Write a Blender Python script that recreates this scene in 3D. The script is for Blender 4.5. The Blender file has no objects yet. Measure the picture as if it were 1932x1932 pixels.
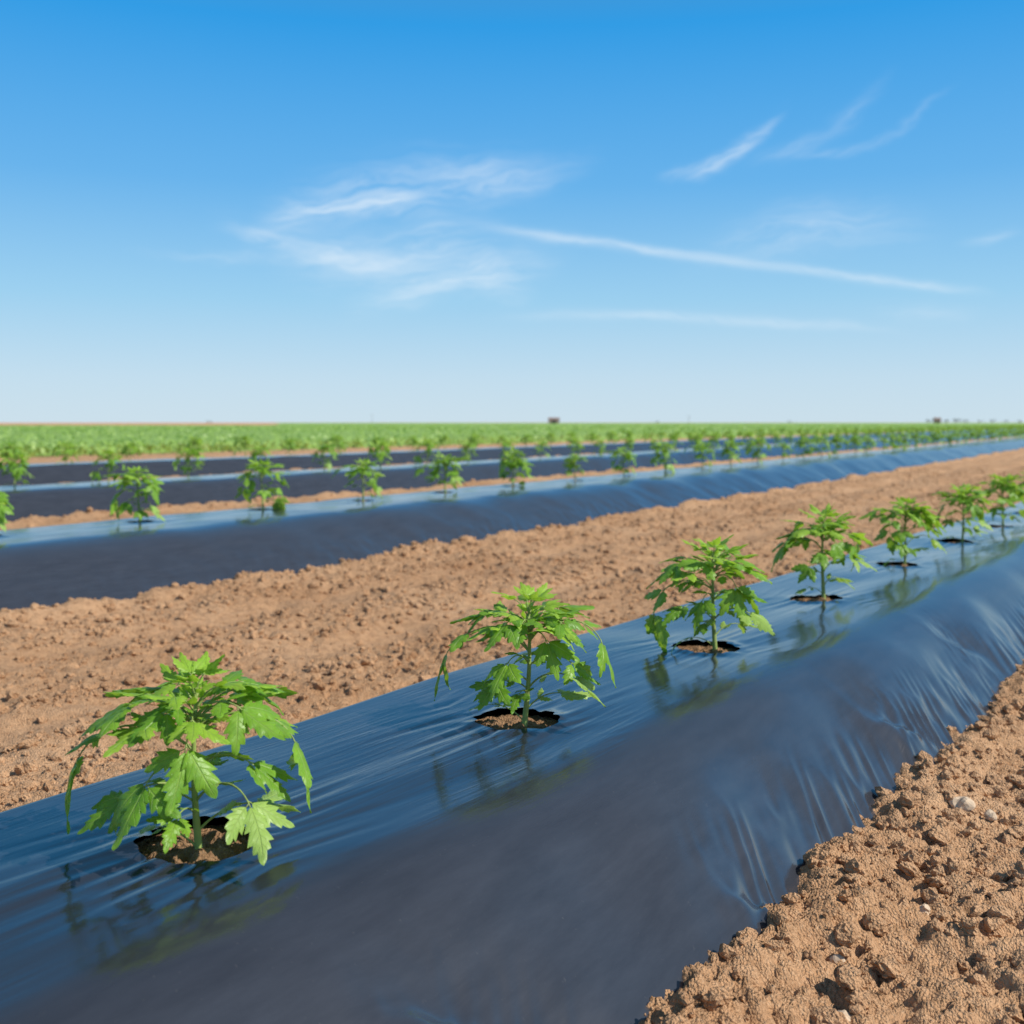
import bpy, math, random
import numpy as np
from mathutils import Vector
R=math.radians
C=bpy.context.scene.collection
rng=random.Random(7); nr=np.random.default_rng(5)
F=2071.0; HZ=797.0; CAMZ=0.86; BH=0.26; TOP=CAMZ-BH

# ---------------------------------------------------------------- noise
def hsh(ix,iy,seed):
    n=(ix*374761393+iy*668265263+seed*1442695041)&0xffffffff
    n=((n^(n>>13))*1274126177)&0xffffffff
    n=((n^(n>>15))*2246822519)&0xffffffff
    return ((n^(n>>16))&0xffff)/32767.5-1
def vn(x,y,seed=0):
    x=np.asarray(x,float);y=np.asarray(y,float)
    xi=np.floor(x).astype(np.int64); yi=np.floor(y).astype(np.int64)
    fx=x-xi; fy=y-yi
    fx=fx*fx*fx*(fx*(fx*6-15)+10); fy=fy*fy*fy*(fy*(fy*6-15)+10)
    a=hsh(xi,yi,seed);b=hsh(xi+1,yi,seed);c=hsh(xi,yi+1,seed);d=hsh(xi+1,yi+1,seed)
    return (a*(1-fx)+b*fx)*(1-fy)+(c*(1-fx)+d*fx)*fy
def rot(x,y,a): return x*math.cos(a)-y*math.sin(a), x*math.sin(a)+y*math.cos(a)
def fbm(x,y,seed=0,o=3):
    s=0;a=1
    for k in range(o):
        s=s+a*vn(x,y,seed+k*17); x,y=rot(x*2.03,y*2.03,.6); a*=.5
    return s
def sstep(a,b,x):
    t=np.clip((x-a)/(b-a),0,1); return t*t*(3-2*t)

# ---------------------------------------------------------------- mesh helpers
def tag(o,label=None,cat=None,group=None,kind=None):
    if label:o['label']=label
    if cat:o['category']=cat
    if group:o['group']=group
    if kind:o['kind']=kind
    return o
def link(name,me,parent=None,loc=None):
    o=bpy.data.objects.new(name,me); C.objects.link(o)
    if parent: o.parent=parent
    if loc is not None:o.location=loc
    return o
def empty(name,loc,rz=0):
    o=bpy.data.objects.new(name,None); C.objects.link(o); o.location=loc; o.rotation_euler=(0,0,rz); o.empty_display_size=.05; return o
def np_mesh(name,V,Fc,mats,smooth=True,nv=4):
    me=bpy.data.meshes.new(name)
    V=np.ascontiguousarray(V,dtype=np.float32); Fc=np.ascontiguousarray(Fc,dtype=np.int32)
    me.vertices.add(len(V)); me.vertices.foreach_set('co',V.ravel())
    me.loops.add(Fc.size); me.loops.foreach_set('vertex_index',Fc.ravel())
    me.polygons.add(len(Fc)); me.polygons.foreach_set('loop_start',np.arange(0,Fc.size,nv,dtype=np.int32))
    me.polygons.foreach_set('loop_total',np.full(len(Fc),nv,dtype=np.int32))
    me.polygons.foreach_set('use_smooth',np.full(len(Fc),smooth,dtype=bool))
    for m in mats: me.materials.append(m)
    me.update(calc_edges=True); me.validate()
    return me
class MB:
    def __init__(s): s.v=[];s.f=[];s.m=[];s.uv=[]
    def add(s,vs,fs,mi=0,uvs=None):
        b=len(s.v); s.v+=[tuple(v) for v in vs]; s.uv+=(uvs or [(0,0)]*len(vs))
        for f in fs: s.f.append(tuple(b+i for i in f)); s.m.append(mi)
    def box(s,x0,x1,y0,y1,z0,z1,mi=0):
        s.add([(x0,y0,z0),(x1,y0,z0),(x1,y1,z0),(x0,y1,z0),(x0,y0,z1),(x1,y0,z1),(x1,y1,z1),(x0,y1,z1)],
              [(0,3,2,1),(4,5,6,7),(0,1,5,4),(1,2,6,5),(2,3,7,6),(3,0,4,7)],mi)
    def tube(s,pts,rad,n=6,mi=0):
        pts=[Vector(p) for p in pts]; vs=[];fs=[]
        for i,p in enumerate(pts):
            t=(pts[min(i+1,len(pts)-1)]-pts[max(i-1,0)]).normalized()
            a=t.cross(Vector((0,0,1)) if abs(t.z)<.9 else Vector((1,0,0))).normalized(); b=t.cross(a)
            for k in range(n):
                q=2*math.pi*k/n; vs.append(p+(a*math.cos(q)+b*math.sin(q))*rad[i])
        for i in range(len(pts)-1):
            for k in range(n):
                k2=(k+1)%n; fs.append((i*n+k,i*n+k2,(i+1)*n+k2,(i+1)*n+k))
        fs.append(tuple(range((len(pts)-1)*n,len(pts)*n)))
        s.add(vs,fs,mi)
    def mesh(s,name,mats,smooth=True):
        me=bpy.data.meshes.new(name); me.from_pydata(s.v,[],s.f)
        for m in mats: me.materials.append(m)
        me.polygons.foreach_set('material_index',s.m)
        me.polygons.foreach_set('use_smooth',[smooth]*len(s.f))
        uvl=me.uv_layers.new(name='UVMap')
        li=np.empty(len(me.loops),dtype=np.int32); me.loops.foreach_get('vertex_index',li)
        uvl.data.foreach_set('uv',np.array(s.uv,dtype=np.float32)[li].ravel())
        me.update(); return me
    def build(s,name,mats,parent=None,smooth=True): return link(name,s.mesh(name,mats,smooth),parent)

# ---------------------------------------------------------------- materials
class NT:
    def __init__(s,tree): s.t=tree; s.n=tree.nodes; s.l=tree.links
    def inp(s,sock,v):
        if isinstance(v,bpy.types.NodeSocket): s.l.new(v,sock)
        else:
            if sock.type in('RGBA',) and len(v)==3: v=(*v,1)
            sock.default_value=v
    def m(s,op,a,b=0.0,c=0.0,clamp=False):
        n=s.n.new('ShaderNodeMath'); n.operation=op; n.use_clamp=clamp
        for i,v in enumerate((a,b,c)): s.inp(n.inputs[i],v)
        return n.outputs[0]
    def noise(s,vec,scale,detail=3,rough=.55,dist=0.0):
        n=s.n.new('ShaderNodeTexNoise'); s.inp(n.inputs['Vector'],vec); n.inputs['Scale'].default_value=scale
        n.inputs['Detail'].default_value=detail; n.inputs['Roughness'].default_value=rough; n.inputs['Distortion'].default_value=dist
        return n.outputs[0]
    def vor(s,vec,scale,feat='F1'):
        n=s.n.new('ShaderNodeTexVoronoi'); n.feature=feat; s.inp(n.inputs['Vector'],vec); n.inputs['Scale'].default_value=scale
        return n.outputs['Distance']
    def mr(s,v,a,b,c=0.0,d=1.0,smooth=False):
        n=s.n.new('ShaderNodeMapRange'); n.interpolation_type='SMOOTHSTEP' if smooth else 'LINEAR'
        for i,x in enumerate((v,a,b,c,d)): s.inp(n.inputs[i],x)
        return n.outputs[0]
    def mix(s,f,a,b,bt='MIX'):
        n=s.n.new('ShaderNodeMix'); n.data_type='RGBA'; n.blend_type=bt
        s.inp(n.inputs[0],f); s.inp(n.inputs[6],a); s.inp(n.inputs[7],b); return n.outputs[2]
    def ramp(s,f,stops):
        n=s.n.new('ShaderNodeValToRGB'); e=n.color_ramp.elements
        while len(e)<len(stops): e.new(.5)
        for i,(p,c) in enumerate(stops): e[i].position=p; e[i].color=(*c,1)
        s.inp(n.inputs[0],f); return n.outputs[0]
    def bump(s,h,strength,dist,normal=None):
        n=s.n.new('ShaderNodeBump'); s.inp(n.inputs['Height'],h); n.inputs['Strength'].default_value=strength; n.inputs['Distance'].default_value=dist
        if normal: s.inp(n.inputs['Normal'],normal)
        return n.outputs[0]
def mat(name):
    m=bpy.data.materials.new(name); m.use_nodes=True; t=NT(m.node_tree); b=t.n['Principled BSDF']
    return m,t,b
def geo(t): return t.n.new('ShaderNodeNewGeometry').outputs['Position']
def simple(name,col,rough=.8,var=.25,scale=3):
    m,t,b=mat(name); n=t.noise(geo(t),scale,3)
    t.inp(b.inputs['Base Color'],t.mix(n,[c*(1-var) for c in col],[min(1,c*(1+var)) for c in col])); b.inputs['Roughness'].default_value=rough; return m

def soil_mat(name,dark=1.0):
    m,t,b=mat(name); p=geo(t)
    n1=t.noise(p,1.3,3); n2=t.noise(p,26,4,.65); n3=t.noise(p,170,3,.75)
    c=t.mix(t.mr(n1,.3,.7),(.52*dark,.290*dark,.150*dark),(.66*dark,.400*dark,.225*dark))
    c=t.mix(t.mr(n2,.34,.56),t.mix(.42,c,(.25*dark,.120*dark,.055*dark)),c)
    c=t.mix(t.mr(n3,.52,.72,0,.5),c,(.78*dark,.54*dark,.34*dark))
    c=t.mix(t.mr(n3,.26,.42,.5,0),c,(.15*dark,.072*dark,.033*dark))
    t.inp(b.inputs['Base Color'],c); b.inputs['Roughness'].default_value=.95; b.inputs['Specular IOR Level'].default_value=.12
    v=t.vor(p,210); h=t.m('ADD',t.m('MULTIPLY',n2,.6),t.m('MULTIPLY',n3,.8)); h=t.m('ADD',h,t.m('MULTIPLY',v,-.6))
    t.inp(b.inputs['Normal'],t.bump(h,.95,.010)); return m
M_soil=soil_mat('dry brown soil'); M_soil2=soil_mat('crumbly soil in hole',.60); M_clod=soil_mat('soil clods',1.0)

def film_mat():
    m,t,b=mat('black plastic film'); tc=t.n.new('ShaderNodeUVMap').outputs[0]   # uv = (s,t) metres
    sx=t.n.new('ShaderNodeSeparateXYZ'); t.inp(sx.inputs[0],tc); s_,t_=sx.outputs[0],sx.outputs[1]
    def st(a,bb,c=0.0):
        n=t.n.new('ShaderNodeCombineXYZ'); t.inp(n.inputs[0],t.m('MULTIPLY',s_,a)); t.inp(n.inputs[1],t.m('MULTIPLY',t_,bb)); n.inputs[2].default_value=c; return n.outputs[0]
    streak=t.noise(st(3.6,75),1,4,.62,.5); big=t.noise(st(1.7,3.2,9),1,3,.5,.5)
    dust_sheen=t.noise(st(5.0,26,2),1,5,.68); fine=t.noise(st(80,80),1,3,.7)
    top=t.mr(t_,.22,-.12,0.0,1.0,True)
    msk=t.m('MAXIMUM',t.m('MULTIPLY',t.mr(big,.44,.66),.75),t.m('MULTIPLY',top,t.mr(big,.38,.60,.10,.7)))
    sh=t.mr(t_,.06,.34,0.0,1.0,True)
    dm=t.m('MULTIPLY',t.mr(dust_sheen,.3,.75,.55,1.0),t.m('ADD',.20,t.m('MULTIPLY',sh,.36)))  # dust film; extra on the shoulder is sky sheen painted into the base colour
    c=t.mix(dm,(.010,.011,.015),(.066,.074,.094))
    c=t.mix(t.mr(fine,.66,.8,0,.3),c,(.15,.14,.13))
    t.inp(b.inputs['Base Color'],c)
    t.inp(b.inputs['Roughness'],t.m('ADD',t.mr(dust_sheen,.3,.75,.105,.145),t.m('MULTIPLY',sh,.05)))
    b.inputs['IOR'].default_value=1.64; t.inp(b.inputs['Specular Tint'],(1.0,.96,.92))
    h=t.m('MULTIPLY',streak,t.m('ADD',.05,t.m('MULTIPLY',msk,.8)))
    n1=t.bump(h,.42,.0044); t.inp(b.inputs['Normal'],t.bump(fine,.10,.0010,n1)); return m
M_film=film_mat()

def leaf_mat(name,ca,cb,trans=.3,tc=(.50,.74,.03)):
    m,t,b=mat(name); uv=t.n.new('ShaderNodeUVMap').outputs[0]
    sx=t.n.new('ShaderNodeSeparateXYZ'); t.inp(sx.inputs[0],uv); a,s_=sx.outputs[0],sx.outputs[1]
    ab=t.m('ABSOLUTE',s_)
    ph=t.m('SUBTRACT',t.m('MULTIPLY',a,7.0),t.m('MULTIPLY',ab,1.5))
    v=t.m('ABSOLUTE',t.m('SUBTRACT',t.m('FRACT',ph),.5)); vein=t.mr(v,0,.11,1,0,True)
    mid=t.mr(ab,0.0,.10,1,0,True); vv=t.m('MAXIMUM',t.m('MULTIPLY',vein,.55),mid)
    oi=t.n.new('ShaderNodeObjectInfo').outputs['Random']
    p=geo(t); n=t.noise(p,45,3); n2=t.noise(p,260,2,.7)
    f=t.m('ADD',t.m('MULTIPLY',t.mr(n,.3,.7),.6),t.m('MULTIPLY',oi,.4))
    c=t.mix(f,ca,cb); c=t.mix(t.m('MULTIPLY',vv,.5),c,(.46,.62,.18)); c=t.mix(t.mr(n2,.6,.8,0,.2),c,(.06,.14,.02))
    t.inp(b.inputs['Base Color'],c); b.inputs['Roughness'].default_value=.40; b.inputs['Specular IOR Level'].default_value=.45
    h=t.m('SUBTRACT',t.m('MULTIPLY',n2,.35),vv); t.inp(b.inputs['Normal'],t.bump(h,.7,.0016))
    tr=t.n.new('ShaderNodeBsdfTranslucent'); t.inp(tr.inputs[0],t.mix(.55,c,tc))
    ms=t.n.new('ShaderNodeMixShader'); ms.inputs[0].default_value=trans
    t.l.new(b.outputs[0],ms.inputs[1]); t.l.new(tr.outputs[0],ms.inputs[2]); t.l.new(ms.outputs[0],t.n['Material Output'].inputs[0]); return m
M_leaf=leaf_mat('tomato leaf',(.10,.27,.02),(.27,.50,.04),.36)
M_pale=leaf_mat('pale lower tomato leaf',(.32,.50,.10),(.42,.62,.14),.36)
M_tip=leaf_mat('young tip leaf',(.28,.52,.04),(.46,.68,.08),.44)
M_stem=simple('tomato stem',(.26,.34,.09),.6,.3,60)
M_crop=leaf_mat('field crop leaf',(.24,.40,.07),(.37,.54,.12),.34,(.50,.68,.10))

# ---------------------------------------------------------------- beds
class Bed:
    def __init__(s,theta,X,Z,wl,swl,kl,wr,swr,kr,s0,s1):
        s.th=R(theta); s.dx,s.dy=math.sin(s.th),math.cos(s.th); s.nx,s.ny=s.dy,-s.dx
        s.d=X*s.nx+Z*s.ny; s.sp=X*s.dx+Z*s.dy
        s.wl,s.swl,s.kl,s.wr,s.swr,s.kr=wl,swl,kl,wr,swr,kr; s.s0,s.s1=s0,s1
    def st(s,x,y): return x*s.dx+y*s.dy, x*s.nx+y*s.ny-s.d
    def xy(s,a,t): return a*s.dx+(t+s.d)*s.nx, a*s.dy+(t+s.d)*s.ny
    def from_px(s,px):
        r=(px-966)/F; Z=s.d/(r*s.nx+s.ny); return r*Z,Z
    def f(s,t):
        w=np.where(t<0,s.wl,s.wr); sw=np.where(t<0,s.swl,s.swr); k=np.where(t<0,s.kl,s.kr)
        b=(w-np.abs(t))/sw; h=np.clip(.5+.5*(b-1)/k,0,1); return b+(1-b)*h-k*h*(1-h)
def P(px,py,H=TOP):
    Z=F*H/(py-HZ); return (px-966)*Z/F,Z
B1=Bed(35.2,*P(378,1610),.50,.10,.12,.545,.30,.30,-2.2,45)
B2=Bed(31.5,*P(265,985),.60,.25,.3,1.01,.46,.34,-2.0,150)
B3=Bed(31.5,*P(355,902),.60,.22,.2,.68,.26,.4,-2.0,200)
x4,z4=B3.xy(5,-4.75)
B4=Bed(31.5,x4,z4,.55,.2,.2,.6,.22,.2,-2.0,240)
BEDS=[B1,B2,B3,B4]

def ground_h(x,y):
    dist=np.sqrt(x*x+y*y); fade=1-sstep(60,260,dist)
    h=.014*fbm(x*2.2,y*2.2,3,2)+.012*fbm(x*7,y*7,11,2)
    s,t=B2.st(x,y); alley=sstep(.9,1.3,t)*(1-sstep(3.2,3.6,t)); rut=np.zeros_like(x)
    for tc in (1.75,2.55):      # faint wheel tracks in the alley
        rut=rut+np.exp(-((t-tc-.03*vn(s*.5,s*0+tc,5))/.13)**2)
    calm=1-.55*np.clip(rut,0,1)*alley-.15*alley
    for fr,am,sd in ((13,.010,21),(29,.011,23),(58,.012,25),(125,.007,27)):
        xr,yr=rot(x*fr,y*fr,fr*.37)
        h=h+calm*am*(1-np.abs(vn(xr+.8*vn(xr*.7,yr*.7,sd+3),yr,sd))*1.9)*(.55+.6*vn(x*1.7+sd,y*1.7,sd+1))
    h=h+.006*vn(x*90,y*90,50)*(.5+.5*vn(x*4,y*4,52))-.020*rut*alley
    for i,B in enumerate(BEDS):
        s,t=B.st(x,y); e=np.where(t<0,-t-B.wl,t-B.wr)
        nz=fbm(s*3.6,t*2+i*9,40+i,3)
        h=h+.052*np.exp(-((e-.03-.02*vn(s*7,t*0,60+i))/.10)**2)*(.6+.5*nz)*fade
        g=1-sstep(-.16,-.06,e); h=h*(1-g)-.05*g
    return h*fade-.01
def lines(segs):
    out=[segs[0][0]]
    for a,b,d0,d1 in segs:
        x=a
        while x<b-1e-9:
            q=(x-a)/(b-a) ; x=min(b,x+d0*(d1/d0)**q); out.append(x)
    return np.unique(np.array(out))
G=Bed(33.4,0,0,1,1,1,1,1,1,0,0)
sl=lines([(-3000,-40,500,10),(-40,-2,4,.2),(-2,0.6,.05,.010),(.6,4.5,.0085,.012),(4.5,14,.012,.035),(14,60,.035,.25),(60,300,.3,5),(300,4200,6,300)])
tl=lines([(-3800,-60,300,3),(-60,-14,2,.25),(-14,-5.5,.12,.06),(-5.5,-4.9,.05,.03),(-4.9,-1.5,.015,.012),(-1.5,-.95,.05,.05),(-.95,.5,.0075,.0085),(.5,4,.02,.4),(4,60,.6,6),(60,3800,10,400)])
def grid_faces(ns,nt):
    i=np.arange(ns-1)[:,None]*nt+np.arange(nt-1)[None,:]
    return np.stack([i,i+nt,i+nt+1,i+1],-1)
SS,TT=np.meshgrid(sl,tl,indexing='ij'); GX,GY=G.xy(SS,TT)
GZ=ground_h(GX,GY)
me=np_mesh('ground',np.stack([GX,GY,GZ],-1).reshape(-1,3),grid_faces(len(sl),len(tl)).reshape(-1,4)[:,::-1],[M_soil])
tag(link('ground',me),'dry light brown crumbly soil between the plastic covered beds','ground',kind='structure')
print('ground',GX.size)

DENTS=[]
for px,py,a in ((830,1775,.022),(1455,1500,.020),(1690,1275,.022),(1810,1165,.016),(1000,1860,.014)):
    x,y=P(px,py,CAMZ-.23); DENTS.append((*B1.st(x,y),a))
def film_z(B,s,t,holes,seed):
    f=B.f(t); z=BH*f
    side=1-sstep(.55,.98,f)
    edge=sstep(0,.12,np.abs(t)); sc_=1.0 if B is B1 else .35
    z=z+.008*fbm(s*1.3,t*1.8,seed,2)*edge+sc_*side*.018*vn(s*2.6+t*1.2,t*2.4,seed+5)+sc_*side*.008*vn(s*5.2-t*2,t*4.4,seed+6)
    low=1-sstep(.15,.70,f)
    m=np.clip(vn(s*1.5,t*2.2,seed+12),0,1)
    z=z+.0010*m*vn(s*4.5+vn(s*2,t*9,seed+2),t*45,seed+13)
    # short tension pleats close to the soil edge
    m2=np.clip(vn(s*2.1+4,t*1.5,seed+15)+.65,0,1)*low*(1.0 if B is B1 else .5)
    z=z+.0050*m2*vn(s*12+t*16,t*12-s*9,seed+16)+.0065*m2*(1-2*np.abs(vn(s*24+t*28,t*6-s*3,seed+17)))
    if B is B1:
        for ds_,dt_,a in DENTS:     # soft pushed-in dents with small crumples
            u=s-ds_; v=t-dt_; rr=np.sqrt((u/1.3)**2+v*v)
            z=z-a*np.exp(-(rr/.085)**2)*np.tanh((u*.8-v*.6-.02*np.sin(v*30))/.030)*.7
            z=z+.0040*np.exp(-(rr/.09)**2)*(.5-np.abs(vn(u*26+v*18,v*20-u*12,seed+int(ds_*10))))
    for hs,ht,r in holes:
        ds=s-hs; dt=t-ht; fan=dt/(1+1.2*np.abs(ds)); q=np.exp(-(ds/.28)**2-(dt/.15)**2)*sstep(.4,1.2,np.sqrt(ds*ds+dt*dt)/r)
        z=z+.0026*q*vn(ds*4+hs*7,fan*68,seed+21)+.0011*q*vn(ds*7+hs,fan*120,seed+22)
        rr=np.sqrt(ds*ds+dt*dt); ang=np.arctan2(dt,ds)
        z=z+.003*np.exp(-((rr-r)/.025)**2)*(1+.9*vn(ang*4+hs,ang*0,seed+35))
    return z
def make_film(B,sl,tl,holes,seed,root):
    S,T=np.meshgrid(sl,tl,indexing='ij')
    ns,nt=S.shape; cut=np.zeros((ns-1,nt-1),bool)
    for hs,ht,r in holes:
        ds=S-hs; dt=T-ht; rr=np.sqrt(ds*ds+dt*dt); ang=np.arctan2(dt,ds)
        rad=r*(1+.09*vn(ang*1.6+hs*3,ang*0+ht,seed+31)+.08*vn(ang*5+hs,ang*0,seed+33))
        ins=rr<rad
        c=ins[:-1,:-1]|ins[1:,:-1]|ins[:-1,1:]|ins[1:,1:]
        cut|=c
        v=np.zeros((ns,nt),bool); v[:-1,:-1]|=c; v[1:,:-1]|=c; v[:-1,1:]|=c; v[1:,1:]|=c
        v&=~ins; k=rad/np.maximum(rr,1e-6)
        S=np.where(v,hs+ds*k,S); T=np.where(v,ht+dt*k,T)
    Zz=film_z(B,S,T,holes,seed); X,Y=B.xy(S,T)
    Fa=grid_faces(ns,nt)[~cut]
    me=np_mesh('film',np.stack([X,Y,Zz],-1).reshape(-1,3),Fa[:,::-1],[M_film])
    uv=me.uv_layers.new(name='UVMap'); li=np.empty(len(me.loops),dtype=np.int32); me.loops.foreach_get('vertex_index',li)
    U=np.stack([S,T],-1).reshape(-1,2).astype(np.float32)[li]; uv.data.foreach_set('uv',U.ravel())
    link('film',me,root)
def hole_soil(x,y,r,z,root,seed,n=26,sx=0,sy=0):
    g=np.linspace(-1.3,1.3,n); A,Bb=np.meshgrid(g,g,indexing='ij'); rr=np.sqrt(A*A+Bb*Bb)
    m=np.maximum(np.abs(A),np.abs(Bb)); k=np.where(rr>0,m/np.maximum(rr,1e-6),1); A=A*k;Bb=Bb*k; rr=np.sqrt(A*A+Bb*Bb)
    X=x+A*r;Y=y+Bb*r; inn=1-sstep(.75,1.0,rr)
    Z=z-.017+.018*inn*np.exp(-(((X-sx)**2+(Y-sy)**2)/.0016))+.011*(fbm(X*60,Y*60,seed,3)*.7+.5-np.abs(vn(X*95,Y*95,seed+2)))*(.3+.7*inn)
    me=np_mesh('planting_hole',np.stack([X,Y,Z],-1).reshape(-1,3),grid_faces(n,n).reshape(-1,4)[:,::-1],[M_soil2])
    return link('planting_hole',me,root)

row1=[(378,1610),(987,1370),(1350,1228),(1555,1132),(1707,1068),(1815,1025),(1893,994),(1952,970)]
pos1=[P(*p) for p in row1]
row2px=[-30,265,497,685,840,968,1085,1178,1255,1325]
pos2=[B2.from_px(p) for p in row2px]
s=B2.st(*pos2[-1])[0]
while True:
    s+=1.13+rng.uniform(-.06,.06); x,y=B2.xy(s,rng.uniform(-.03,.03))
    if x/y>.49: break
    pos2.append((x,y))
def along(B,pxs,step):
    ps=[B.from_px(p) for p in pxs]; s=B.st(*ps[-1])[0]
    while True:
        s+=step+rng.uniform(-.08,.08); x,y=B.xy(s,rng.uniform(-.04,.04))
        if x/y>.485: break
        ps.append((x,y))
    return ps
pos3=along(B3,[28,205,355,490,612,718],1.14)
pos4=along(B4,[20,125,245],1.2)
print('plants',len(pos1),len(pos2),len(pos3),len(pos4))

def bed_root(name,B,label):
    r=empty(name,(0,0,0)); 
    tag(r,label,'plastic covered bed','raised beds under black plastic film'); return r
r1=bed_root('mulched_bed',B1,'nearest raised bed under glossy black plastic, widest in front, with the largest plants')
holes=[]
for i,(x,y) in enumerate(pos1):
    hx,hy=x-.016,y+.045; s,t=B1.st(hx,hy); r=.083
    holes.append((s,t,r)); hole_soil(hx,hy,r,BH,r1,100+i,44,x,y)
make_film(B1,lines([(-2.2,.3,.04,.012),(.3,4,.0080,.0090),(4,9,.009,.016),(9,45,.02,.3)]),lines([(-.55,-.4,.010,.010),(-.4,.60,.0064,.0064)]),holes,200,r1)
r2=bed_root('mulched_bed',B2,'second raised bed under black plastic, beyond the bare soil alley')
holes=[]
for i,(x,y) in enumerate(pos2[:12]):
    hx,hy=x-.01,y+.03; s,t=B2.st(hx,hy); holes.append((s,t,.085)); hole_soil(hx,hy,.085,BH,r2,130+i,16,x,y)
make_film(B2,lines([(-2,2,.1,.03),(2,16,.017,.022),(16,150,.03,.6)]),lines([(-.66,-.3,.03,.02),(-.3,.3,.017,.017),(.3,1.07,.02,.02)]),holes,300,r2)
r3=bed_root('mulched_bed',B3,'third raised bed under black plastic, just behind the second bed')
make_film(B3,lines([(-2,30,.04,.06),(30,200,.08,.8)]),lines([(-.66,.74,.03,.03)]),[],400,r3)
r4=bed_root('mulched_bed',B4,'farthest raised bed under black plastic, next to the green field')
make_film(B4,lines([(-2,30,.05,.08),(30,240,.1,1)]),lines([(-.62,.66,.04,.04)]),[],500,r4)

# ---------------------------------------------------------------- clods
def ico(sub):
    import bmesh
    bm=bmesh.new(); bmesh.ops.create_icosphere(bm,subdivisions=sub,radius=1)
    v=np.array([q.co[:] for q in bm.verts]); f=np.array([[q.index for q in p.verts] for p in bm.faces]); bm.free(); return v,f
def clod_batch(xs,ys,rs,sub,parts):
    v0,f0=ico(sub); n=len(xs)
    zs=ground_h(xs,ys)
    a=nr.uniform(0,6.28,n); ax=nr.uniform(.7,1.35,(n,3)); ax[:,2]*=.8
    am=.3 if sub<3 else .13
    V=np.repeat(v0[None],n,0)*(1+nr.uniform(-am,am,(n,len(v0),1)))
    if sub==3:
        off=nr.uniform(0,90,n)[:,None]; V=V*(1+.38*vn(v0[None,:,0]*1.5+off,v0[None,:,1]*1.5+v0[None,:,2]*2.1,5))[...,None]
    V=V*ax[:,None,:]*rs[:,None,None]
    ca,sa=np.cos(a)[:,None],np.sin(a)[:,None]; til=nr.uniform(-.6,.6,n)[:,None]
    x,y,z=V[...,0],V[...,1],V[...,2]; y,z=y*np.cos(til)-z*np.sin(til),y*np.sin(til)+z*np.cos(til)
    X=x*ca-y*sa+xs[:,None]; Y=x*sa+y*ca+ys[:,None]; Z=z+zs[:,None]+rs[:,None]*.25
    parts.append((np.stack([X,Y,Z],-1).reshape(-1,3),(f0[None]+(np.arange(n)*len(v0))[:,None,None]).reshape(-1,3)))
def sample_clods(n,s0,s1,t0,t1,rmin,rmax,pw,logs=False):
    u=nr.uniform(0,1,n); s=np.exp(np.log(s0)+u*(np.log(s1/s0))) if logs else s0+u*(s1-s0)
    t=nr.uniform(t0,t1,n); x,y=G.xy(s,t)
    k=vn(x*2.3,y*2.3,77)*.5+.5; keep=nr.uniform(0,1,n)<.2+.9*k
    keep&=(np.abs(x/np.maximum(y,.05))<.62)&(y>.9)
    ss,tt=B2.st(x,y)
    for tc in (1.75,2.55): keep&=~((np.abs(tt-tc)<.11)&(nr.uniform(0,1,n)<.7))
    for B in BEDS:
        ss,tt=B.st(x,y); e=np.where(tt<0,-tt-B.wl,tt-B.wr); keep&=e>-.04
    x,y=x[keep],y[keep]; r=rmin*(rmax/rmin)**(nr.uniform(0,1,len(x))**pw); return x,y,r
parts=[]
def do(*a,**k):
    x,y,r=sample_clods(*a,**k); d=1+np.sqrt(x*x+y*y)*.2; huge=r>.011*d; big=(r>.006*d)&~huge; sm=~(huge|big)
    clod_batch(x[huge],y[huge],r[huge],3,parts); clod_batch(x[big],y[big],r[big],2,parts); clod_batch(x[sm],y[sm],r[sm],1,parts)
do(34000,.8,5.0,-.95,.9,.0016,.020,3.0)
do(40000,.9,6,-5.2,-1.4,.0026,.020,2.8)
do(16000,5,22,-6.2,-1.2,.006,.026,2.3,logs=True)
do(2500,3,30,-9.5,-5.2,.010,.035,2,logs=True)
VV=[];FF=[];o=0
for v,f in parts: VV.append(v); FF.append(f+o); o+=len(v)
me=np_mesh('soil_clods',np.concatenate(VV),np.concatenate(FF),[M_clod],smooth=False,nv=3)
tag(link('soil_clods',me),'loose brown soil clods and crumbs scattered over the bare soil','soil clods',kind='stuff')
print('clods',o)

# stones
M_stone=simple('tan stone',(.60,.45,.31),.9,.3,90)
def stone(px,py,r,label,group=None):
    x,y=P(px,py,CAMZ-.03); v,f=ico(3)
    n=1+.28*vn(v[:,0]*1.6+px,v[:,1]*1.6+v[:,2]*2,int(px))+.14*vn(v[:,0]*4,v[:,1]*4+v[:,2]*3,int(px)+1)
    V=v*n[:,None]*np.array([1.15,.85,.85])*r
    o=link('stone',np_mesh('stone',V,f,[M_stone],False,3)); o.location=(x,y,float(ground_h(np.array([x]),np.array([y]))[0])+r*.55); o.rotation_euler=(.2,.1,px)
    tag(o,label,'stone',group or 'loose stones on the soil')
stone(1812,1510,.022,'largest pale beige stone on the soil at the right edge')
stone(1868,1522,.013,'small pale stone just right of the largest beige stone')
stone(1580,1790,.010,'small tan stone lying near the edge of the nearest plastic bed')
stone(1590,1890,.013,'tan stone low in the foreground soil near the bottom of the picture')
stone(1745,1700,.010,'tan stone in the middle of the right foreground soil')

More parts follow.
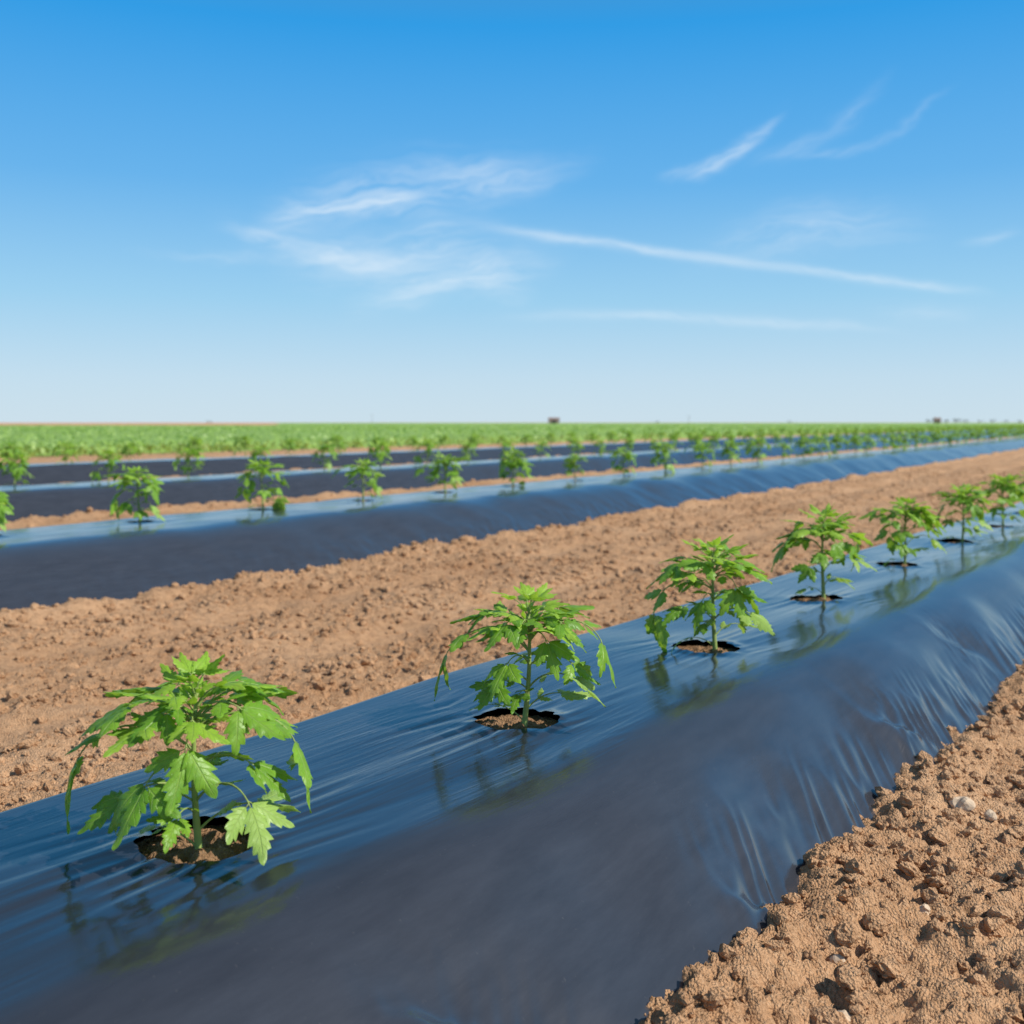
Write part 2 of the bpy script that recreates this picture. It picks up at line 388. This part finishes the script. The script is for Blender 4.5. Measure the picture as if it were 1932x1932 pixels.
# ---------------------------------------------------------------- tomato plants
def leaflet(mb,L,W,base,T,N,rg,droop=.8,teeth=4,mi=0,seg=16,fold=.28,serr=.44):
    T=T.normalized(); N=(N-T*N.dot(T)).normalized(); S=T.cross(N)
    vs=[];uv=[];fs=[]; p=Vector(base); T0=Vector(T); N0=Vector(N); ph=rg.uniform(0,6)
    tw=rg.uniform(-.7,.7); bd=rg.uniform(-.35,.35)
    for i in range(seg+1):
        a=i/seg; ang=droop*a
        t=T0*math.cos(ang)-N0*math.sin(ang); n=T0*math.sin(ang)+N0*math.cos(ang); t=(t+S*bd*a).normalized()
        if i: p=p+t*(L/seg)
        w=W*2.05*(a**.58)*((1-a)**.98) if 0<a<1 else 0
        fr=(a*teeth+.15)%1.0; sw=1-serr+serr*1.35*(fr if i<seg else 0)
        ss=(S*math.cos(tw*a)+n*math.sin(tw*a)); nn=n*math.cos(tw*a)-S*math.sin(tw*a)
        for j,q in enumerate((-1,-.5,0,.5,1)):
            e=sw if abs(q)==1 else (.55+.45*sw)
            rip=math.sin(a*11+ph+q*1.5)*.06*L*abs(q)*.7
            arch=fold*abs(q)*w*(1.0 if q>0 else .9) - .4*w*(abs(q)**3)
            vs.append(p+ss*(q*w*e)+nn*(arch+rip*.5)+t*(abs(q)*.42*w*(fr if abs(q)==1 else .25)))
            uv.append((a,q))
        if i:
            b=(i-1)*5
            for j in range(4): fs.append((b+j,b+j+1,b+5+j+1,b+5+j))
    mb.add(vs,fs,mi,uv)
def compound(mb,base,az,L,e0,e1,sc,rg,pairs=3,mats=(0,1),seg=16,start=.36,wd=1.0):
    """leaf: arching rachis with toothed leaflets"""
    n=14; p=Vector(base); pts=[p.copy()]; Ts=[];Ns=[]; azr=R(az); twist=rg.uniform(-.45,.45); roll=rg.uniform(-.45,.45)
    for i in range(n):
        q=(i+.5)/n; e=R(e0+(e1-e0)*q**1.2); a=azr+twist*q
        t=Vector((math.cos(a)*math.cos(e),math.sin(a)*math.cos(e),math.sin(e))); nn=Vector((-math.cos(a)*math.sin(e),-math.sin(a)*math.sin(e),math.cos(e)))
        sd_=t.cross(nn); nn=nn*math.cos(roll*q)+sd_*math.sin(roll*q)
        p=p+t*(L*.75/n); pts.append(p.copy()); Ts.append(t); Ns.append(nn)
    mb.tube(pts,[.0023*(1-.6*i/n)*(sc/.055)**.5 for i in range(n+1)],5,mats[1])
    def at(q):
        i=min(n-1,int(q*n)); return pts[i].lerp(pts[i+1],q*n-i),Ts[i],Ns[i]
    down=Vector((0,0,-1))
    b,t,nn=at(.999)
    leaflet(mb,sc*1.45,sc*.44*wd,b,t,nn,rg,rg.uniform(-.1,.6),5,mats[0],seg+2)
    for k in range(pairs):
        q=start+(.93-start)*k/max(1,pairs-1) if pairs>1 else .7
        for sgn in (-1,1):
            qq=min(.97,q+rg.uniform(-.04,.04)); b,t,nn=at(qq); S=t.cross(nn)*sgn
            size=sc*(.66+.42*(k/(max(1,pairs-1))))*rg.uniform(.78,1.2)
            ang=R(rg.uniform(34,60)); T=t*math.cos(ang)+S*math.sin(ang)+down*rg.uniform(-.2,.25)
            b2=b+T.normalized()*sc*.12; mb.tube([b,b2],[.0009,.0008],4,mats[1])
            leaflet(mb,size*1.05,size*.39*wd,b2,T,nn+S*rg.uniform(-.45,.25),rg,rg.uniform(-.1,.85),4,mats[0],seg)
TEMPLATE=[ # h, az, L, e0, e1, sc, pairs, pale
 (.155,190,.275,44,-76,.060,3,0),(.175,-8,.240,50,-74,.058,3,0),(.085,-22,.175,52,-42,.056,2,1),
 (.130,236,.140,45,-50,.056,2,0),(.175,286,.115,52,-64,.056,2,0),(.100,206,.140,38,-40,.048,2,0),
 (.180,150,.170,60,-26,.056,3,0),(.180,55,.160,60,-26,.056,3,0),(.022,172,.110,42,-15,.030,1,1),
 (.190,325,.135,64,-36,.050,3,0),(.105,75,.130,38,-20,.048,2,0),(.070,250,.085,45,-25,.036,2,0),
 (.045,18,.120,48,-15,.048,2,1),(.130,345,.140,42,-38,.048,2,0),(.150,112,.13,50,-18,.050,2,0),
 (.185,205,.140,64,-32,.050,3,0),(.085,190,.10,42,-25,.036,2,0),(.195,262,.10,64,-26,.046,3,0),(.205,20,.11,66,-20,.046,3,0)]
def make_plant(loc,seed,label,group,k=1.0,jit=.12,leaf_seg=16,template=TEMPLATE,lean=(0,0),merged=False,rz=0,spread=1.0):
    rg=random.Random(seed); root=empty('tomato_plant',loc,rz)
    tag(root,label,'tomato plant',group)
    H=.226*k; bend=(rg.uniform(-.014,.014)+lean[0],rg.uniform(-.01,.01)+lean[1])
    def sp(h):
        q=h/H; return Vector((bend[0]*math.sin(q*2.2),bend[1]*q*q,h))
    st=MB(); st.tube([sp(-.03*k)]+[sp(H*i/9) for i in range(10)],[.0064*k]+[.0060*k*(1-.07*i) for i in range(10)],8)
    st.build('stem',[M_stem],root)
    allm=MB()
    for (h,az,L,e0,e1,sc,pr,pale) in template:
        if rg.random()<jit*.6 and not pale and seed!=1: continue
        mb=allm if merged else MB()
        j=lambda a:rg.uniform(-a,a)*jit/.12
        compound(mb,sp(h*k),az+j(22),L*k*spread*(1+j(.15)),e0+j(10)+(1-spread)*60,e1+j(18),sc*k*(.4+.6*spread)*(1+j(.12)),rg,pr,((2,1) if (pale and merged) else (0,1)),leaf_seg)
        if not merged: mb.build('leaf',[M_pale if pale else M_leaf,M_stem],root)
    mb=allm if merged else MB()
    for q in range(14):
        az=q*137+rg.uniform(-25,25); up=max(30,88-q*4.6)+rg.uniform(-8,8)
        compound(mb,sp(H*(1-.014*q)),az,(.046+.0052*q)*k*rg.uniform(.85,1.15),up,up-46,(.027+.0017*q)*k,rg,2,((3,1) if merged else (0,1)),max(6,leaf_seg-4),.35,.9)
    if merged: mb.build('foliage',[M_leaf,M_stem,M_pale,M_tip],root)
    else: mb.build('growing_tip',[M_tip,M_stem],root)
    return root
def dup(root,loc,rz,label,sc=1,group=None):
    r=root.copy(); C.objects.link(r); r.location=loc; r.rotation_euler=(0,0,rz); r.scale=(sc,)*3; r['label']=label
    if group: r['group']=group
    for ch in root.children:
        c=ch.copy(); C.objects.link(c); c.parent=r
    return r
g1='tomato plants along the nearest bed'
lab1=['largest tomato plant with pale lower leaves, at the left of the nearest bed',
'second tomato plant of the nearest bed, standing in the middle of the picture',
'third tomato plant of the nearest bed, beside the soil alley right of the centre',
'fourth tomato plant of the nearest bed, with bright upright crown leaves',
'fifth tomato plant of the nearest bed, with widely spread side leaves',
'sixth tomato plant of the nearest bed, small, near the right edge',
'seventh tomato plant of the nearest bed, touching the right edge of the picture',
'rearmost tomato plant of the nearest bed, cut off by the right edge']
ks=[1.02,1.04,1.14,1.20,1.10,1.12,1.17,1.1]; spr=[1,.92,.92,.76,.84,.80,.80,.8]
for i,(x,y) in enumerate(pos1):
    make_plant((x,y,BH-.016),1+i,lab1[i],g1,ks[i],.03 if i==0 else (.07 if i==1 else .15),spread=spr[i])
ords=['first','second','third','fourth','fifth','sixth','seventh','eighth','ninth','tenth','eleventh','twelfth']
g2='tomato plants along the second bed'; protos=[]
for i in range(6):
    x,y=pos2[i]; protos.append(make_plant((x,y,BH-.012),30+i,'%s tomato plant from the left on the second bed'%ords[i],g2,(1.2+.05*(i%3)) if i else 1.05,.25,9,rz=0,spread=.9))
for i in range(6,len(pos2)):
    x,y=pos2[i]
    lb='%s tomato plant from the left on the second bed'%ords[i] if i<12 else 'small tomato plant in the crowded far end of the second bed'
    dup(protos[i%6],(x,y,BH-.008),rng.uniform(0,6.28),lb,rng.uniform(.92,1.12))
g3='tomato plants along the third bed'; g4='tomato plants along the farthest bed'
pf=[]
for i in range(5):
    x,y=pos3[i]; pf.append(make_plant((x,y,BH-.008),60+i,'%s tomato plant from the left on the third bed'%ords[i],g3,1.2,.3,6,merged=True,rz=rng.uniform(0,6),spread=.9))
for i in range(5,len(pos3)):
    x,y=pos3[i]; lb='%s tomato plant from the left on the third bed'%ords[i] if i<8 else 'small distant tomato plant in the row on the third bed'
    dup(pf[i%5],(x,y,BH-.008),rng.uniform(0,6.28),lb,rng.uniform(.85,1.15))
for i,(x,y) in enumerate(pos4):
    lb=('%s tiny tomato plant from the left on the farthest bed'%ords[i]) if i<4 else 'tiny distant tomato plant in the row on the farthest bed'
    dup(pf[i%5],(x,y,BH-.008),rng.uniform(0,6.28),lb,rng.uniform(.85,1.15),g4)

# ---------------------------------------------------------------- green field
def tfield(s): return -24.5+.4*vn(s*.15,s*0,91)
fs=lines([(-60,0,6,.6),(0,60,.25,.35),(60,400,.8,12),(400,2600,30,200)])
ft=lines([(-2200,-300,150,15),(-300,-70,8,1.2),(-70,-24,.9,.22)])
S,T=np.meshgrid(fs,ft,indexing='ij'); T=np.where(T>-24.9,tfield(S),T); X,Y=G.xy(S,T)
Z=.22+.10*vn(X*2.2,Y*2.2,92)+.06*vn(X*6,Y*6,93); Z=np.where(T>-25.2,-.02,Z)
far=np.where(X<-.21*Y,230,1400); Z=np.where(Y>far,-.3,Z)
m,t,b=mat('low green crop'); p=geo(t)
n1=t.noise(p,.12,3); n2=t.noise(p,4,4,.7)
c=t.mix(n1,(.23,.40,.075),(.34,.50,.12)); c=t.mix(t.mr(n2,.35,.6,.35,0),c,(.10,.20,.03)); t.inp(b.inputs['Base Color'],c); b.inputs['Roughness'].default_value=.8
t.inp(b.inputs['Normal'],t.bump(n2,1,.2))
base=np.stack([X,Y,Z],-1).reshape(-1,3); bf=grid_faces(len(fs),len(ft)).reshape(-1,4)[:,::-1]
n=42000
Zc=np.exp(nr.uniform(np.log(20),np.log(330),n)); rx=nr.uniform(-.75,.62,n); Xc=rx*Zc
s_,t_=G.st(Xc,Zc); k=(t_<-24.2)&((rx>-.21)|(Zc<215)); Xc,Zc=Xc[k],Zc[k]; n=len(Xc); L=6
a=nr.uniform(0,6.28,(n,L)); el=nr.uniform(.2,1.35,(n,L)); ln=nr.uniform(.12,.26,(n,L))*np.clip(Zc/60,1,1.4)[:,None]; wd=ln*.28
z0=nr.uniform(0,.20,(n,L)); bx=Xc[:,None]+nr.normal(0,.10,(n,L)); by=Zc[:,None]+nr.normal(0,.10,(n,L))
dx=np.cos(a)*np.cos(el);dy=np.sin(a)*np.cos(el);dz=np.sin(el)
px_,py_=-np.sin(a),np.cos(a)
v=np.stack([np.stack([bx,by,z0],-1),
 np.stack([bx+dx*ln*.5+px_*wd,by+dy*ln*.5+py_*wd,z0+dz*ln*.55],-1),
 np.stack([bx+dx*ln,by+dy*ln,z0+dz*ln*.8],-1),
 np.stack([bx+dx*ln*.5-px_*wd,by+dy*ln*.5-py_*wd,z0+dz*ln*.55],-1)],2).reshape(-1,3)
f=np.arange(len(v)).reshape(-1,4)
me=np_mesh('crop_field',np.concatenate([base,v]),np.concatenate([bf,f+len(base)]),[m,M_crop],True)
mi=np.zeros(len(me.polygons),dtype=np.int32); mi[len(bf):]=1
if len(mi)==len(bf)+len(f): me.polygons.foreach_set('material_index',mi)
tag(link('crop_field',me),'low bright green crop field stretching to the horizon behind the beds','crop field',kind='stuff')

# ---------------------------------------------------------------- far things
M_wall=simple('weathered wall',(.34,.25,.21),.9,.2,.5); M_roof=simple('rusty roof',(.22,.14,.12),.8,.3,.5); M_dark=simple('dark opening',(.02,.02,.02),.6)
M_wood=simple('grey wood',(.16,.14,.12),.9); M_tree=simple('distant foliage',(.07,.10,.07),.9,.45,1.2)
def shed(px,Z,w,h,label):
    x=(px-966)/F*Z; r=empty('farm_shed',(x,Z,0)); tag(r,label,'shed','farm sheds on the horizon')
    a=MB(); a.box(-w/2,w/2,-w*.3,w*.3,-.1,h*.65); a.build('wall',[M_wall],r,False)
    a=MB(); q=w/2+.3; y0=w*.3+.3
    a.add([(-q,-y0,h*.63),(q,-y0,h*.63),(q,y0,h*.63),(-q,y0,h*.63),(-q,0,h),(q,0,h)],[(0,1,5,4),(2,3,4,5),(1,2,5),(3,0,4),(0,3,2,1)]); a.build('roof',[M_roof],r,False)
    a=MB(); a.box(-w*.15,w*.15,-w*.3-.06,-w*.3-.01,0,h*.5); a.build('door',[M_dark],r,False)
shed(1045,620,6.0,3.6,'small reddish brown shed alone on the horizon near the middle')
shed(1768,760,4.5,4.2,'small dark shed on the horizon at the right beside low trees')
def tree(x,Z,h,w,seed,label):
    rg=random.Random(seed); r=empty('distant_tree',(x,Z,0)); tag(r,label,'tree','low trees on the horizon')
    a=MB(); a.tube([(0,0,-.1),(.05,0,h*.3),(0,.1,h*.6)],[h*.04,h*.03,h*.015],6)
    for q in range(4):
        an=q*1.6; a.tube([(0,0,h*.3),(math.cos(an)*w*.3,math.sin(an)*w*.3,h*.65)],[h*.018,h*.006],5)
    a.build('trunk',[M_wood],r)
    a=MB()
    cl=[(rg.gauss(0,w*.24),rg.gauss(0,w*.24),h*rg.uniform(.4,.88)) for _ in range(12)]
    for q in range(420):
        c=rg.choice(cl); p=Vector([c[k]+rg.gauss(0,h*.07) for k in range(3)]); s_=rg.uniform(.12,.28)*h/4
        u=Vector((rg.gauss(0,1),rg.gauss(0,1),rg.gauss(0,1))).normalized(); v_=u.orthogonal().normalized()
        a.add([p-u*s_,p+v_*s_*.6,p+u*s_,p-v_*s_*.6],[(0,1,2,3)])
    a.build('crown',[M_tree],r,False)
for i,(px,h,w) in enumerate([(1752,3.2,4),(1786,3.4,5),(1804,4.2,4.5),(1822,3.0,6),(1848,2.8,6),(1872,3.2,5),(1898,2.6,6),(1924,2.8,6),(395,2.4,7),(1240,2.2,8),(1490,2.2,8)]):
    Z=780+i*7
    tree((px-966)/F*Z,Z,h,w,i,'low dark distant tree in the clump on the right horizon' if i<8 else ['lone low tree on the left horizon','lone low tree on the horizon right of the middle shed','lone low tree on the horizon above the far end of the beds'][i-8])
for i,(px,h) in enumerate([(702,7),(1300,6)]):
    Z=800; x=(px-966)/F*Z; r=empty('utility_pole',(x,Z,0)); tag(r,['tiny utility pole on the horizon left of the middle','tiny utility pole on the horizon right of the middle shed'][i],'pole')
    a=MB(); a.tube([(0,0,-.1),(0,0,h)],[.14,.10],6); a.build('post',[M_wood],r); a=MB(); a.box(-.9,.9,-.06,.06,h-.7,h-.55); a.build('crossarm',[M_wood],r,False)

# ---------------------------------------------------------------- world
az=math.atan2(.945,-.33); el=R(43)
w=bpy.data.worlds.new('World'); bpy.context.scene.world=w; w.use_nodes=True; t=NT(w.node_tree); bg=t.n['Background']
sky=t.n.new('ShaderNodeTexSky'); sky.sky_type='NISHITA'; sky.sun_disc=False; sky.sun_elevation=el; sky.sun_rotation=az; sky.dust_density=.6; sky.air_density=1.2; sky.ozone_density=2.5
tc=t.n.new('ShaderNodeTexCoord').outputs['Generated']; sx=t.n.new('ShaderNodeSeparateXYZ'); t.inp(sx.inputs[0],tc); dx,dy,dz=sx.outputs
grad=t.ramp(dz,[(0,(.62,.78,.89)),(.04,(.54,.74,.90)),(.11,(.33,.64,.90)),(.21,(.13,.46,.87)),(.34,(.018,.34,.82)),(.42,(.08,.28,.56)),(.65,(.13,.24,.42)),(1,(.10,.17,.30))])
nis=t.mix(1.0,sky.outputs[0],(.10,.10,.10),'MULTIPLY')
base=t.mix(.90,nis,grad)
yy=t.m('MAXIMUM',dy,.08); u=t.m('DIVIDE',dx,yy); v0=t.m('DIVIDE',dz,yy)
def comb(a,b,c=0.0):
    n=t.n.new('ShaderNodeCombineXYZ')
    for i,q in enumerate((a,b,c)): t.inp(n.inputs[i],q)
    return n.outputs[0]
wv=t.noise(comb(t.m('MULTIPLY',u,9),t.m('MULTIPLY',v0,18)),1,3,.65)
wv=t.m('SUBTRACT',wv,.5)
v=t.m('ADD',v0,t.m('MULTIPLY',wv,.040)); vs_=t.m('ADD',v0,t.m('MULTIPLY',wv,.012))
cache={}
def fib(slope,fu,fv):
    k=(slope,fu,fv)
    if k not in cache:
        cache[k]=t.noise(comb(t.m('MULTIPLY',u,fu),t.m('MULTIPLY',t.m('SUBTRACT',v,t.m('MULTIPLY',u,slope)),fv),slope*7+fu),1,5,.70,.7)
    return cache[k]
def stroke(pts,w,st,end=.04,slope=.1,fu=11.0,fv=90.0,straight=False,lo=.32):
    us=[(p[0]-966)/F for p in pts]; vs=[(HZ-p[1])/F for p in pts]; c=np.polyfit(us,vs,min(2,len(pts)-1))
    if len(c)==2: c=[0,*c]
    cur=t.m('ADD',t.m('MULTIPLY',t.m('ADD',t.m('MULTIPLY',u,float(c[0])),float(c[1])),u),float(c[2]))
    dv=t.m('SUBTRACT',vs_ if straight else v,cur); n=fib(slope,fu,fv)
    q=t.m('DIVIDE',dv,w/F); ac=t.m('EXPONENT',t.m('MULTIPLY',t.m('MULTIPLY',q,q),-1.0))
    u0,u1=min(us),max(us)
    fd=t.m('MULTIPLY',t.mr(u,u0-end*.5,u0+end,0,1,True),t.mr(u,u1-end,u1+end*.5,1,0,True))
    return t.m('MULTIPLY',t.m('MULTIPLY',ac,fd),t.mr(n,lo,.74,0.03,st))
S_=[stroke([(490,428),(620,380),(820,398)],22,.74,.04),
 stroke([(520,400),(720,365),(900,328),(1010,330)],42,.50,.06),
 stroke([(430,430),(560,468),(780,494)],22,.60,.05,-.13),
 stroke([(540,490),(740,480),(920,425)],48,.44,.06),
 stroke([(280,478),(430,488),(640,494)],10,.24,.07,-.13),
 stroke([(690,578),(820,540),(1020,512)],24,.82,.06),
 stroke([(900,548),(1000,558)],15,.48,.03,-.13),
 stroke([(915,428),(1300,482),(1840,550)],9,.72,.06,-.13,6.0,80.0,True,.22),
 stroke([(970,596),(1250,598),(1660,622)],9,.56,.09,-.13,6.0,80.0,True,.24),
 stroke([(1260,330),(1375,292),(1465,222)],13,.84,.035,.5),
 stroke([(1420,300),(1560,248),(1665,168)],18,.22,.04,.5),
 stroke([(1500,290),(1650,262),(1780,175)],9,.26,.05,.5),
 stroke([(1340,474),(1500,440),(1720,428)],38,.46,.09),
 stroke([(1820,458),(1915,440)],11,.38,.03),
 stroke([(1660,588),(1840,592)],18,.24,.04),
 stroke([(820,325),(930,348),(1100,312)],26,.32,.06),
 stroke([(680,525),(860,505),(1040,478)],38,.34,.07)]
tot=S_[0]
for q in S_[1:]: tot=t.m('ADD',tot,q)
tot=t.m('MULTIPLY',tot,t.mr(dy,.1,.3),clamp=True)
col=t.mix(t.m('MULTIPLY',tot,.9),base,(.78,.89,.98))
t.inp(bg.inputs[0],t.mix(1.0,col,(10,10,10),'MULTIPLY')); bg.inputs[1].default_value=.1
w.cycles.sampling_method='MANUAL'; w.cycles.sample_map_resolution=256

sd=Vector((math.sin(az)*math.cos(el),math.cos(az)*math.cos(el),math.sin(el)))
L=bpy.data.lights.new('sun','SUN'); L.energy=5.0; L.angle=R(.55); L.color=(1,.95,.86); lo=bpy.data.objects.new('sun',L); C.objects.link(lo); lo.rotation_euler=sd.to_track_quat('Z','Y').to_euler(); lo.location=(5,-3,6)

cam=bpy.data.cameras.new('camera'); co=bpy.data.objects.new('camera',cam); C.objects.link(co); co.location=(0,0,CAMZ); co.rotation_euler=(R(90),0,0)
cam.sensor_width=36; cam.lens=36*F/1932; cam.shift_y=-(966-HZ)/1932; cam.clip_start=.05; cam.clip_end=9000
cam.dof.use_dof=True; cam.dof.focus_distance=1.9; cam.dof.aperture_fstop=5.0
sc=bpy.context.scene; sc.camera=co; sc.view_settings.view_transform='Standard'; sc.view_settings.look='None'; sc.view_settings.exposure=0
